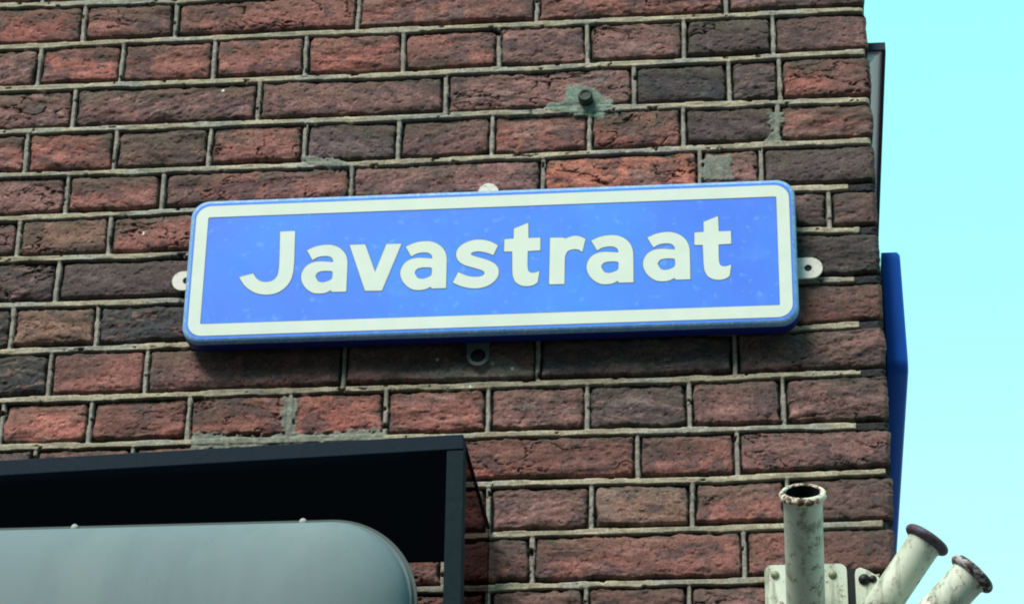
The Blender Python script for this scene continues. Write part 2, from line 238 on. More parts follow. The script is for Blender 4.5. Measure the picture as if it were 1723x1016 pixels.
def cab_nodes(nt, b):
    n = noise(nt, 9, 3, .5); n2 = noise(nt, 400, 3)
    nt.links.new(ramp(nt, n, [(.35, (.15,.20,.228)), (.65, (.165,.218,.235))]), b.inputs['Base Color'])
    bump(nt, b, n2, .0001)
    st_ = noise(nt, 38, 5, .6, stretch(nt, (1, 1, .07))); sp2 = noise(nt, 180, 4, .7)
    c = b.inputs['Base Color'].links[0].from_socket
    c = mix(nt, ramp(nt, st_, [(.45, 0.0), (.75, .3)]), c, (.10,.145,.155))
    c = mix(nt, ramp(nt, sp2, [(.66, 0.0), (.72, .5)]), c, (.08,.10,.09))
    nt.links.new(c, b.inputs['Base Color'])
M_CAB = mat('grey_painted_sheet_metal', (.2,.25,.26), .7, .12, build=cab_nodes)
M_CABD = mat('dark_grey_flange', (.07,.10,.10), .6, .3)
def paint_nodes(nt, b):
    g = stretch(nt, (1, 1, .45)); n1 = noise(nt, 34, 5, .6, g); n2 = noise(nt, 95, 6, .72); n3 = noise(nt, 14, 3, .5, g)
    c = mix(nt, ramp(nt, n1, [(.35, 0.0), (.7, 1.0)]), (.66,.70,.61), (.52,.59,.52))
    c = mix(nt, ramp(nt, n3, [(.5, 0.0), (.75, .55)]), c, (.40,.44,.30))
    g2 = stretch(nt, (1, 1, .12)); n4 = noise(nt, 70, 4, .65, g2)
    c = mix(nt, ramp(nt, n4, [(.52, 0.0), (.66, .8)]), c, (.20,.23,.17))
    n5 = noise(nt, 22, 3, .6); gate = ramp(nt, n5, [(.42, .35), (.62, 1.0)])
    rust = mix(nt, 1.0, ramp(nt, n2, [(.52, 0.0), (.58, 1.0)]), mix(nt, 1.0, gate, ramp(nt, n2, [(.54, .0), (.64, 1.0)]), 'MULTIPLY'), 'MULTIPLY')
    c = mix(nt, rust, c, (.10,.062,.042))
    nt.links.new(c, b.inputs['Base Color'])
    bump(nt, b, n2, .0006, .5)
M_PAINT = mat('old_cream_paint', (.64,.67,.55), .5, .4, build=paint_nodes)
def rustrim(name, lo, hi, paint, dark=(.05,.028,.02), mid=(.16,.09,.055)):
    def nodes(nt, b):
        n2 = noise(nt, 110, 6, .7)
        c = ramp(nt, n2, [(lo, dark), ((lo+hi)/2, mid), (hi, paint)])
        nt.links.new(c, b.inputs['Base Color']); bump(nt, b, n2, .0008, .6)
    return mat(name, paint, .6, .3, build=nodes)
M_RIM1 = rustrim('chipped_rim_paint', .38, .50, (.66,.62,.52))
M_RIM2 = rustrim('rusty_dark_rim', .30, .62, (.085,.075,.14), (.022,.018,.035), (.075,.045,.055))
M_RIM3 = rustrim('flaking_rusty_rim', .44, .56, (.40,.40,.42), (.035,.024,.035), (.13,.075,.075))
M_INNER = mat('dark_tube_inside', (.01,.011,.02), .9, .1)  # near-black colour for the inside of the tubes
M_BOLT = mat('dull_bolt', (.24,.25,.16), .6, .4, .3)
M_ANCHOR = mat('green_black_anchor', (.022,.04,.036), .6, .4)
M_SOFFIT = mat('pale_lilac_soffit', (.86,.82,.88), .6, .3)
M_FASCIA = mat('navy_fascia', (.012,.016,.05), .6, .3)
m = bpy.data.materials.new('tinted_glass'); m.use_nodes = True; nt = m.node_tree; nt.nodes.clear()
tr = nt.nodes.new('ShaderNodeBsdfTransparent'); tr.inputs[0].default_value = (.40,.36,.37,1)
gl = nt.nodes.new('ShaderNodeBsdfGlossy'); gl.inputs['Roughness'].default_value = .05; gl.inputs[0].default_value = (.5,.55,.6,1)
ms = nt.nodes.new('ShaderNodeMixShader'); ms.inputs[0].default_value = .03; oo = nt.nodes.new('ShaderNodeOutputMaterial')
nt.links.new(tr.outputs[0], ms.inputs[1]); nt.links.new(gl.outputs[0], ms.inputs[2]); nt.links.new(ms.outputs[0], oo.inputs[0])
M_GLASS = m
def pave_nodes(nt, b):
    t = nt.nodes.new('ShaderNodeTexBrick'); t.inputs['Scale'].default_value = 3.3; t.inputs['Mortar Size'].default_value = .015
    t.inputs['Color1'].default_value = (.13,.125,.12,1); t.inputs['Color2'].default_value = (.16,.155,.15,1); t.inputs['Mortar'].default_value = (.08,.08,.075,1)
    g = nt.nodes.new('ShaderNodeNewGeometry'); nt.links.new(g.outputs['Position'], t.inputs['Vector'])
    nt.links.new(mix(nt, 1.0, t.outputs[0], ramp(nt, noise(nt, 12, 5), [(.3, .7), (.7, 1.2)]), 'MULTIPLY'), b.inputs['Base Color'])
M_PAVE = mat('grey_pavers', (.22,.21,.2), .9, .2, build=pave_nodes)
M_ROAD = mat('asphalt', (.05,.05,.052), .9, .2)

# ------------------------------------------------------------------ ground
GZ = -3.45
g = MB(); g.box(-60, 60, -2.2, 60, GZ-.3, GZ); tag(g.build('pavement', M_PAVE, origin=(0,0,GZ)), kind='structure')
g = MB(); g.box(-60, 60, -60, -2.2, GZ-.42, GZ-.12); tag(g.build('road', M_ROAD, origin=(0,-10,GZ)), kind='structure')

# ------------------------------------------------------------------ the house across the street (unseen behind the viewer; put in to block the low sky)
M_OPP = mat('dark_brick_facade', (.13,.075,.06), .9, .2, build=lambda nt, b: nt.links.new(ramp(nt, noise(nt, 9, 5), [(.3, (.09,.05,.045)), (.7, (.16,.09,.07))]), b.inputs['Base Color']))
M_OPPF = mat('cream_window_frame', (.6,.58,.5), .5); M_OPPG = mat('dark_window_glass', (.02,.025,.03), .08, .5)
hs = empty('added_house', (0, -13.2, GZ), 'long dark brick terrace added across the street, unseen behind the viewer, to block low sky light', 'added_house')
q = MB(); q.box(-22, 22, -22, -13.2, GZ, 6.6); q.build('facade', M_OPP, hs)
q = MB(); q.hexa([(-22.3,-12.9,6.61),(22.3,-12.9,6.61),(22.3,-17.6,10.0),(-22.3,-17.6,10.0),(-22.3,-22.3,6.61),(22.3,-22.3,6.61),(22.3,-17.7,10.0),(-22.3,-17.7,10.0)]); q.build('roof', M_ROAD, hs)
for fl in range(3):
    for i in range(14):
        x = -20.3+i*3.0; z = GZ+1.0+fl*3.2
        q = MB(); q.prism([[(x,z),(x+1.3,z),(x+1.3,z+1.9),(x,z+1.9)], [(x+.08,z+.08),(x+.08,z+1.82),(x+1.22,z+1.82),(x+1.22,z+.08)]], -13.14, -13.199); wf = q.build('window', M_OPPF, hs)
        q = MB(); q.box(x+.08, x+1.22, -13.19, -13.17, z+.08, z+1.82); q.v = [(a, b2+13.2, c-GZ) for a, b2, c in q.v]; q.build('pane', M_OPPG, wf, origin=(0,0,0))

# ------------------------------------------------------------------ brick wall (modelled relief, every brick and pointing strip)
rng = np.random.default_rng(7)
TBL = rng.random((256, 256)).astype(np.float32)
def vn(x, z):      # value noise 0..1
    xi = np.floor(x).astype(np.int64); zi = np.floor(z).astype(np.int64); fx = (x-xi).astype(np.float32); fz = (z-zi).astype(np.float32)
    fx = fx*fx*fx*(fx*(fx*6-15)+10); fz = fz*fz*fz*(fz*(fz*6-15)+10)
    a = TBL[xi & 255, zi & 255]; b = TBL[(xi+1) & 255, zi & 255]; c = TBL[xi & 255, (zi+1) & 255]; d = TBL[(xi+1) & 255, (zi+1) & 255]
    return (a*(1-fx)+b*fx)*(1-fz)+(c*(1-fx)+d*fx)*fz
def fbm(x, z, o=4, g=.5):  # about -1..1
    s = 0; a = 1; t = 0
    for i in range(o):
        s = s+a*(vn(x*2**i+i*13.7, z*2**i+i*7.1)*2-1); t += a; a *= g
    return s/t*1.5
def sst(a, b, x):
    t = np.clip((x-a)/(b-a), 0, 1); return t*t*(3-2*t)
PAL = {'R': (.285,.115,.108), 'O': (.39,.150,.120), 'M': (.240,.112,.107), 'P': (.190,.108,.112), 'D': (.098,.076,.088), 'K': (.036,.040,.050), 'B': (.205,.130,.112)}
PITCH = .0587
KMIN, KMAX = -16, 60
beds = {}
for k in range(KMIN, KMAX+1):
    if k in BED: beds[k] = (np.array([q[0] for q in BED[k]]), np.array([q[1] for q in BED[k]]))
    elif k < 0: beds[k] = (np.array([0.]), np.array([.0065-k*PITCH]))
    else: beds[k] = (np.array([0.]), np.array([-.8790-(k-15)*PITCH]))
def course_heads(k, side):
    rg = np.random.default_rng(1000+k+(500 if side else 0)); hd = []; cs = []
    known = (k in HEAD) and not side
    xs = list(HEAD[k][0]) if known else []
    step = .22 if k % 2 else .11
    lo, hi = -2.7, .95
    if side: lo, hi = -.2, 3.2
    if not known:
        x = lo+rg.random()*.02+(.055 if k % 4 == 1 else 0)
        while x < hi: xs.append(x+rg.normal()*.0015); x += step
        xs = [x for x in xs if side or x < .745]
        cols = [rg.choice(list('RMMMPPPDB')) for _ in range(len(xs)+1)]
    else:
        cols = list(HEAD[k][1])[:len(xs)+1]; x = xs[0]-step
        while x > lo: xs.insert(0, x+rg.normal()*.0015); cols.insert(0, rg.choice(list('RMMMPPPDB'))); x -= step
    return np.array(xs), cols
def wall_patch(X, Z, side=False):
    """height in metres outward (positive = proud) and albedo for grid points"""
    shp = X.shape; Xm = X*1000; Zm = Z*1000
    wob = (fbm(Xm/45, Zm/400+3, 2)*.7).astype(np.float32)         # the beds wander a little
    L = {k: (np.interp(X, *beds[k])*1000+wob) if not side else np.full(shp, beds[k][1].mean()*1000)+wob for k in beds
         if beds[k][1].min() < Z.max()+.12 and beds[k][1].max() > Z.min()-.12}
    ks = sorted(L)
    H = np.full(shp, -7.5); C = np.zeros(shp+(3,)); C[:] = (.05,.048,.04)
    bidx = np.zeros(shp, int)
    e1 = fbm(Xm/11, Zm/11, 3)*1.15; e2 = fbm(Xm/3.1+50, Zm/3.1, 2)*.45
    hw = fbm(Xm/30+9, Zm/9, 3)
    for k in ks[:-1]:
        up = L[k]; lw = L[k+1]; m = (Zm <= up) & (Zm > lw)
        if not m.any(): continue
        hx, cols = course_heads(k, side)
        x = Xm[m]; z = Zm[m]; hmm = hx*1000
        xw = x+fbm(x/200, z/25+k*3.3, 2)*.6
        i = np.searchsorted(hmm, xw)
        lf = np.where(i > 0, xw-hmm[np.clip(i-1, 0, len(hmm)-1)], 50); rt = np.where(i < len(hmm), hmm[np.clip(i, 0, len(hmm)-1)]-xw, 50)
        rg = np.random.default_rng(777+k*7+(9 if side else 0)); nb = len(hmm)+1
        gB = 6.5+rg.random(nb)*2.4; gT = 4.5+rg.random(nb)*1.3; gL = 3.3+rg.random(nb)*1.5; gR = 3.3+rg.random(nb)*1.5
        base = rg.normal(size=nb)*.75; tx = rg.normal(size=nb)*.010; tz = rg.normal(size=nb)*.022; sd_ = rg.random(nb)*500
        crk = rg.random(nb)**1.3; rgh = .6+rg.random(nb)*.9
        dU = up[m]-z; dL = z-lw[m]; ee = e1[m]*(.6+.6*rgh[i])+e2[m]
        qx = np.minimum(lf-gL[i], rt-gR[i])-ee; qz = np.minimum(dL-gB[i], dU-gT[i])-ee
        R = 5.0
        de = np.where((qx < R) & (qz < R), R-np.hypot(R-np.minimum(qx, R), R-np.minimum(qz, R)), np.minimum(qx, qz))
        s = sd_[i]
        dg = rg.normal(size=nb)*.35; zz = z+x*dg[i]*.4; n1 = fbm(x/34+s, zz/13+s*.7, 3, .5); n2 = fbm(x/5+s, z/4+s, 3, .6); n3 = fbm(x/44+s*1.3, zz/10+s*.3+n1*.9, 3, .45)
        ridge = np.abs(n3); crack = (1-sst(0, .10, ridge))*sst(.35, .8, crk[i])*sst(-.15, .35, fbm(x/50+s*2, z/22+s, 2)+.15)
        pit = sst(.45, .8, fbm(x/6+s*1.9, z/4.5+s, 2))
        face = base[i]+tx[i]*(lf-rt)*.5*.3+tz[i]*(dL-dU)*.5+n1*1.3*rgh[i]+n2*.22-crack*3.0-pit*.9
        face = face-1.3*(1-sst(0, 9, de))
        h = -7.5+(face+7.5)*sst(-.5, 2.2, de)
        # colour
        pc = np.array([PAL[c] for c in cols])*(1+rg.normal(size=(nb, 1))*.07)
        c = pc[i]
        f1 = sst(.0, .5, fbm(x/30+s*.6, z/16+s*.4+n1*.5, 4, .6))[:, None]; f2 = sst(.2, .9, fbm(x/13+s*2.2, z/6+s, 4, .6))[:, None]
        c = c*(1-f1*.66)+np.array((.062,.052,.064))*f1*.66
        c = c*(1-f2*.40)+(c*1.7+.02)*f2*.40
        f3 = sst(.35, .7, fbm(x/16+s*3.1, zz/5+s*.9, 3, .6))[:, None]*(sst(.2, .7, rgh[i]-.6)[:, None]); c = c*(1-f3*.38)+np.array((.38,.225,.205))*f3*.38
        lime = (sst(.15, .85, fbm(x/60+33, z/18+s*.2, 4, .65))*sst(.35, .8, (s*.377) % 1))[:, None]; c = c*(1-lime*.38)+np.array((.25,.215,.215))*lime*.38
        sp_ = sst(.55, .8, fbm(x/2.2+s, z/2.2, 2))[:, None]; c = c*(1-sp_*.45)
        soot = (sst(-.15, .6, fbm(x/130+5, z/60+9, 4, .6)+.25*sst(500, 760, x)))[:, None]; c = c*(1-soot*.58)+np.array((.062,.053,.056))*soot*.58  # soot patches, with extra darkening towards the right end of the wall
        tp = (sst(-.25, .95, (dL-dU)/48+n1*.55+.25*fbm(x/25+s, z/40, 2))*(.25+.75*crk[::-1][i]))[:, None]; c = c*(1-tp*.6)+np.array((.078,.074,.060))*tp*.6
        c = c*np.array((1.15,1.06,.99))
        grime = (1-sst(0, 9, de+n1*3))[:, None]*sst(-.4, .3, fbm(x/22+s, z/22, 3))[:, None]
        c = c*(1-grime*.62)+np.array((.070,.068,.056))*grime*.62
        c = c*(1-.55*crack[:, None])
        ins = sst(-.3, .9, de)[:, None]
        c = np.array((.030,.028,.028))*(1-ins)+c*ins
        # head pointing strip
        dh = np.minimum(lf, rt); wv = 2.6+.4*hw[m]+.12*e2[m]
        st = sst(.45, -.55, dh-wv)*0+1-sst(-.55, .45, dh-wv)
        thin = np.zeros_like(st)
        strip_h = -.2+.5*hw[m]+e2[m]*.35
        eaten = sst(.75, 1.0, fbm(x/9+900, z/14, 3))
        st = st*(1-eaten)
        h = h*(1-st)+np.maximum(strip_h, h*0+strip_h)*st
        mn = fbm(x/25+70, z/25, 3)
        mc = np.array((.275,.250,.225))*(1+.22*mn[:, None])
        c = c*(1-st[:, None])+mc*st[:, None]
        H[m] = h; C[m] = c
    # bed pointing strips
    for k in ks:
        d = np.abs(Zm-L[k]); m = d < 9
        if not m.any(): continue
        x = Xm[m]; z = Zm[m]
        wv = 3.75+.75*fbm(x/33+k*5, z*0+k*2.2, 3)+.15*e2[m]
        st = 1-sst(-.6, .5, d[m]-wv)
        eaten = sst(.80, 1.1, fbm(x/12+k*31, z/5, 3))
        st = st*(1-.9*eaten)
        en = BEDEND.get(k, 2.0)*1000 if not side else 1e6
        st = st*(x < en+e2[m])
        sh = .75+.45*fbm(x/20+k, z/3, 3)+.25*e2[m]
        H[m] = H[m]*(1-st)+sh*st
        mn = fbm(x/28+k*3, z/9, 3)[:, None]; gr = sst(0.0, .8, fbm(x/60+k*9.1, z*0, 2))[:, None]
        mc = np.array((.37,.325,.25))*(1-gr)+np.array((.31,.30,.265))*gr
        mc = mc*(1+.2*mn)
        C[m] = C[m]*(1-st[:, None])+mc*st[:, None]
        if k in BEDEND and not side:      # past the strip's end the joint is open and near black
            q = (x >= en) & (x < 850)
            if k in (6,7,8,9,10,11):
                o = q*(1-sst(3.5, 6.5, d[m]))
                H[m] = H[m]*(1-o)+(-2.8+e2[m])*o; C[m] = C[m]*(1-o[:, None])+np.array((.035,.033,.04))*o[:, None]
    return H/1000, C
def poly_sdf(px, pz, poly):
    n = len(poly); d = np.full(px.shape, 1e9); ins = np.zeros(px.shape, bool)
    for i in range(n):
        ax, az = poly[i]; bx, bz = poly[(i+1) % n]; ex, ez = bx-ax, bz-az
        t = np.clip(((px-ax)*ex+(pz-az)*ez)/(ex*ex+ez*ez), 0, 1); d = np.minimum(d, np.hypot(px-ax-t*ex, pz-az-t*ez))
        c = (az > pz) != (bz > pz)
        with np.errstate(divide='ignore', invalid='ignore'): xx = ax+(pz-az)*ex/(ez if ez else 1e-12)
        ins ^= c & (px < xx)
    return np.where(ins, -d, d)
def grid_mesh(name, P, C, parent=None):
    nz, nx = P.shape[:2]
    me = bpy.data.meshes.new(name); me.vertices.add(nz*nx); me.vertices.foreach_set('co', P.reshape(-1).astype(np.float32))
    idx = np.arange(nz*nx).reshape(nz, nx)
    q = np.stack([idx[:-1, :-1], idx[1:, :-1], idx[1:, 1:], idx[:-1, 1:]], -1).reshape(-1, 4)
    return P.reshape(-1, 3), C.reshape(-1, 3), q
patches = []
cz = np.array([q[0] for q in CORNER])[::-1]; cx = np.array([q[1] for q in CORNER])[::-1]
def corner_x(Z):
    Zm = Z*1000
    c = np.interp(Z, cz, np.minimum(cx, .8005))
    c = c+fbm(Zm/22, Zm*0+4, 3)*.0013+fbm(Zm/5, Zm*0+8, 2)*.0005
    for k in beds:      # joints are nibbled back from the edge
        c = c-.0022*np.exp(-((Z-beds[k][1][-1])/.004)**2)*(1 if k in BEDEND else .6)
    return c
def add_patch(x0, x1, z0, z1, st, corner=False, main=False):
    xs = np.arange(x0, x1+st*.5, st); xs[-1] = x1; zs = np.arange(z0, z1+st*.5, st); zs[-1] = z1
    if corner: xs = xs[xs < .7935]; xs = np.append(xs, np.linspace(.794, .8000, 10))
    X, Z = np.meshgrid(xs, zs)
    if corner:
        e = corner_x(Z); X = X+(e-.8000)*sst(.775, .8000, X)
    H, C = wall_patch(X, Z)
    if main:
        for i, pl in enumerate(PATCH):
            a = np.array(pl); lo = a.min(0)-.012; hi = a.max(0)+.012
            m = (X > lo[0]) & (X < hi[0]) & (Z > lo[1]) & (Z < hi[1]); x = X[m]; z = Z[m]
            s = poly_sdf(x, z, pl)*1000+fbm(x*1000/10, z*1000/8, 4, .65)*4.0-.6
            t = 1-sst(-2.5, 2.0, s)
            t = t*(.45 if i == 6 else .88)
            tgt = .0014+fbm(x*1000/9, z*1000/9, 3)*.0006
            H[m] = H[m]*(1-t)+np.maximum(H[m], tgt)*t
            pc = np.array((.205,.220,.190)) if i != 0 else np.array((.175,.24,.205))
            pc = pc*(1+.18*fbm(x*1000/12, z*1000/12, 3)[:, None])
            C[m] = C[m]*(1-t[:, None])+pc*t[:, None]
        for (sx, sz) in SPOT:
            d = np.hypot(X-sx, (Z-sz)*.8); t = (1-sst(.0008, .0024, d))[..., None]; C = C*(1-t)+np.array((.62,.62,.6))*t
    if corner:
        e = corner_x(Z); dd = (e-X)*1000
        H = H-.004*(1-sst(0, 7, dd))**2
    P = np.stack([X, -H, Z], -1)
    if corner:
        ext = []
        for k, (dy, dx) in enumerate(((.004, 0), (.010, .0005), (.02, 0))):
            q = P[:, -1].copy(); q[:, 1] = q[:, 1]+dy; q[:, 0] -= .0004*k; ext.append(q)
        P = np.concatenate([P, np.stack(ext, 1)], 1); C = np.concatenate([C]+[C[:, -1:]]*3, 1)
    patches.append((P, C))
    return P
def main_step(): return .00095
add_patch(-.290, .800, -.985, .040, main_step(), corner=True, main=True)
add_patch(-2.60, -.290, GZ, 1.00, .007)
add_patch(-.290, .800, .040, 1.00, .005, corner=True)
add_patch(-.290, .800, GZ, -.985, .006, corner=True)
ys = np.arange(.012, 2.8, .007); zs = np.arange(GZ, 1.0, .007); Y, Z = np.meshgrid(ys, zs); H, C = wall_patch(Y, Z, side=True)
patches.append((np.stack([.7945+H*.8, Y, Z], -1), C))
V = []; Q = []; T = []; b = 0
for P, C in patches:
    nz, nx = P.shape[:2]; idx = np.arange(nz*nx).reshape(nz, nx)+b
    q = np.stack([idx[:-1, :-1], idx[:-1, 1:], idx[1:, 1:], idx[1:, :-1]], -1).reshape(-1, 4)
    V.append(P.reshape(-1, 3)); T.append(C.reshape(-1, 3)); Q.append(q); b += nz*nx
# solid core behind the relief: top, back and left faces of the building
core = np.array([(-2.60,.02,GZ),(.789,.02,GZ),(.789,.02,1.0),(-2.60,.02,1.0),(-2.60,2.8,GZ),(.789,2.8,GZ),(.789,2.8,1.0),(-2.60,2.8,1.0)], float)
V.append(core); T.append(np.tile((.12,.06,.055), (8, 1))); Q.append(np.array([(0,1,2,3),(7,6,5,4),(0,4,5,1),(1,5,6,2),(2,6,7,3),(3,7,4,0)])+b)
V = np.concatenate(V).astype(np.float32); T = np.concatenate(T); Q = np.concatenate(Q).astype(np.int32)
me = bpy.data.meshes.new('brick_wall'); me.vertices.add(len(V)); me.vertices.foreach_set('co', V.reshape(-1))
me.loops.add(len(Q)*4); me.loops.foreach_set('vertex_index', Q.reshape(-1)); me.polygons.add(len(Q))
me.polygons.foreach_set('loop_start', np.arange(0, len(Q)*4, 4, dtype=np.int32)); me.polygons.foreach_set('loop_total', np.full(len(Q), 4, np.int32))
me.update(calc_edges=True)
me.polygons.foreach_set('use_smooth', np.ones(len(Q), bool))
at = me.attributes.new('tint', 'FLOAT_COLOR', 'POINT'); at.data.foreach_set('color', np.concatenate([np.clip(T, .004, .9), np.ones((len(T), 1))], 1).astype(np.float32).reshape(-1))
me.materials.append(M_BRICK)
wall = bpy.data.objects.new('brick_wall', me); COL.objects.link(wall)
tag(wall, 'weathered red and purple brick wall with pale raised pointing, ending at a corner on the right', 'wall')

# ------------------------------------------------------------------ street sign on the wall
sx, sz = SIGN['c']; YF = -.032
sign = empty('street_sign', (sx, 0, sz), 'blue street sign with white border reading Javastraat, fixed flat on the brick wall', 'street sign')
def at2(p): return [(sx+a, sz+b) for a, b in p]
N = 12
def ring(hx, hz, rad, y): return [(sx+a, y, sz+b) for a, b in rrect(hx, hz, rad, N)]
b_ = MB()
b_.loops([ring(.3414, .0903, .021, -.009), ring(.3414, .0903, .021, YF+.0065)], cap0=True, smooth=True)
b_.build('sign_body', M_BODY, sign)
b_ = MB()
b_.loops([ring(.3414, .0903, .021, YF+.0065), ring(.3412, .0901, .021, YF+.0026), ring(.3402, .0891, .0200, YF+.0010), ring(.3370, .0858, .018, YF)], smooth=True)
b_.build('sign_rim', M_RIM, sign, fix=False)
b_ = MB(); b_.prism([at2(rrect(.3370, .0858, .018, N))], YF, YF+.002); b_.build('sign_face', M_BLUE, sign)
b_ = MB(); b_.prism([at2(rrect(.3352, .0829, .017, N)), at2(rrect(.3202, .0672, .0024, N))[::-1]], YF-.00015, YF+.0001); b_.build('border_outline', M_CUT, sign)
b_ = MB(); b_.prism([at2(rrect(.3347, .0824, .0165, N)), at2(rrect(.3208, .0678, .0018, N))[::-1]], YF-.0004, YF-.0001); b_.build('border', M_WHITE, sign)
l1 = MB(); l2 = MB()
for ch, segs, holes in GLYPH:
    o = outline(segs); hs = [outline(holes, True)] if holes else []
    l1.prism([at2(o)]+[at2(h) for h in hs], YF-.0004, YF-.0001)
    l2.prism([at2(offset(o, .0007))]+[at2(offset(h, -.0007)) for h in hs], YF-.00015, YF+.0001)
l2.build('lettering_outline', M_CUT, sign); l1.build('lettering', M_WHITE, sign)
def tab(cx, cz, dx, dz, rad, sh=.003, hr=.0042, name='mounting_tab', mt=None):
    """rounded lug, straight part running back under the sign, hole with a dark screw"""
    pts = []; a0 = math.atan2(dz, dx)
    for i in range(25):
        a = a0-math.pi/2+math.pi*i/24; pts.append((cx+rad*math.cos(a), cz+rad*math.sin(a)))
    bx, bz = cx-dx*.035, cz-dz*.035
    pts.append((bx-dz*rad, bz+dx*rad)); pts.append((bx+dz*rad, bz-dx*rad))
    hole = [(cx-sh*dx+hr*math.cos(t), cz-sh*dz+hr*math.sin(t)) for t in np.linspace(0, 2*math.pi, 20, endpoint=False)]
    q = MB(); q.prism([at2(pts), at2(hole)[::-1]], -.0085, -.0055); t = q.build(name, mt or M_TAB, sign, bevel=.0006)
    q = MB(); q.loops([[(sx+cx-sh*dx+rr*math.cos(t_), yy, sz+cz-sh*dz+rr*math.sin(t_)) for t_ in np.linspace(0, 2*math.pi, 16, endpoint=False)] for rr, yy in ((hr-.0005, -.001), (hr-.0005, -.0062), (hr-.002, -.0068))], True, True)
    for v in range(len(q.v)): q.v[v] = (q.v[v][0]-sx, q.v[v][1], q.v[v][2]-sz)
    s = q.build('screw', M_SCREW, t, origin=(0,0,0))
tab(.3560, -.0105, 1, 0, .0128); tab(-.3510, .0005, -1, 0, .0120, .0045); tab(-.0045, .1005, 0, 1, .0118, .014); tab(-.0120, -.1050, 0, -1, .0125, .0, .0085, mt=mat('shaded_zinc', (.10,.11,.11), .6, .3))  # bottom tab gets a darker zinc: the sign's shade put into its colour

# ------------------------------------------------------------------ anchor bolt in its mortar patch
bx, bz = BOLT[0], BOLT[2]
q = MB()
cr = lambda rr, yy, n=20: [(bx+rr*math.cos(t), yy, bz+rr*math.sin(t)) for t in np.linspace(0, 2*math.pi, n, endpoint=False)]
q.loops([cr(.0085, 0), cr(.0085, -.010), cr(.0078, -.0125), cr(.0055, -.0130), cr(.0050, -.0118)], True, True)
tag(q.build('anchor_bolt', M_ANCHOR, origin=(bx, 0, bz)), 'dark round bolt head set in a grey-green mortar patch above the sign', 'bolt')

# ------------------------------------------------------------------ second street sign round the corner
s2 = empty('street_sign', (.81, .06, -.475), 'deep blue street sign seen edge-on, mounted on the side wall round the corner', 'street sign')
X0, X1 = .8045, .8250
q = MB()
def sring(x, grow, y0=.060, y1=.82, z0=-.5530, z1=-.3995, rad=.014):
    cy, czz = (y0+y1)/2, (z0+z1)/2
    return [(x+(.0025*(z1-czz-b2)/.15 if x > .81 else 0), cy+a, czz+b2) for a, b2 in rrect((y1-y0)/2+grow, (z1-z0)/2+grow, rad, 8)]
q.loops([sring(X0, 0), sring(X1-.003, 0), sring(X1, -.003, rad=.012)], True, True); q.build('sign_body', M_BODY2, s2)
q = MB(); o1 = [(a, b2) for a, b2 in rrect(.365, .062, .010, 8)]; i1 = rrect(.352, .050, .003, 8)
q.prism([o1, i1[::-1]], 0, .0008)
q.v = [(X1+.0002+v[1], .44+v[0], -.47375+v[2]) for v in q.v]; q.build('border', M_WHITE, s2)
for ya in (.10, .74):
    q = MB(); q.box(.797, X0+.001, ya, ya+.03, -.49, -.45); q.build('mounting_bracket', M_TAB, s2)

# ------------------------------------------------------------------ ledge projecting from the side wall
lg = empty('side_ledge', (.81, .03, -.145), 'thin dark-edged ledge with a pale underside, projecting from the side wall above the edge-on sign', 'ledge')
q = MB(); q.hexa([(.7960,.0345,-.1750),(.8175,.0345,-.1500),(.8175,.0345,-.1440),(.7960,.0345,-.1440),(.7960,2.4,-.1750),(.8175,2.4,-.1500),(.8175,2.4,-.1440),(.7960,2.4,-.1440)]); q.build('soffit', M_SOFFIT, lg)
q = MB(); q.box(.7945, .8205, .030, .034, -.1530, -.1432); q.box(.8176, .8208, .0341, 2.4, -.1545, -.1432); q.box(.7945, .8206, .0341, 2.4, -.1439, -.1432)
q.build('fascia', M_FASCIA, lg)

# ------------------------------------------------------------------ dark frame at lower left
FD = -.242
fr = empty('glazed_frame', (.37, FD, -1.45), 'dark steel frame with a black sheet for its dim recess and tinted glass side, off the wall at lower left', 'frame')
zt = lambda x: -.7544-(.372-x)*.0306
q = MB(); q.hexa([(-.85,FD,zt(-.85)-.0185),(.3723,FD,zt(.372)-.0158),(.3723,FD,zt(.372)),(-.85,FD,zt(-.85)),(-.85,FD+.022,zt(-.85)-.0185),(.3723,FD+.022,zt(.372)-.0158),(.3723,FD+.022,zt(.372)),(-.85,FD+.022,zt(-.85))])
q.build('top_rail', M_HOOD, fr, bevel=.0008)
q = MB(); q.hexa([(.3590,FD+.001,-1.50),(.3775,FD+.001,-1.50),(.3735,FD+.001,-.7712),(.3560,FD+.001,-.7709),(.3590,FD+.021,-1.50),(.3775,FD+.021,-1.50),(.3735,FD+.021,-.7712),(.3560,FD+.021,-.7709)])
q.build('post', M_POST, fr, bevel=.0012)
q = MB(); q.box(-.85, -.83, FD+.001, FD+.021, -1.50, -.8095); q.build('post', M_POST, fr, bevel=.0012)
q = MB(); q.box(-.8299, .3588, FD+.002, FD+.020, -1.50, -1.48); q.build('bottom_rail', M_HOOD, fr, bevel=.0008)
zr, zl = PANEL_T; q = MB(); q.hexa([(-.80,-.104,PANEL_Z),(.3465,-.104,PANEL_Z),(.3465,-.104,zr),(-.80,-.104,zr+(zl-zr)*2.65),(-.80,-.100,PANEL_Z),(.3465,-.100,PANEL_Z),(.3465,-.100,zr),(-.80,-.100,zr+(zl-zr)*2.65)]); q.build('recess_shade_panel', M_BLACK, fr)  # black sheet standing in for the dark of the recess behind the frame
q = MB(); q.box(.3690, .3720, FD+.0225, -.0035, -1.50, -.7565); q.build('side_glass', M_GLASS, fr)
q = MB(); q.box(.3686, .3724, FD+.0225, -.0030, -.7563, -.7545); q.build('glass_edge_trim', M_FASCIA, fr)

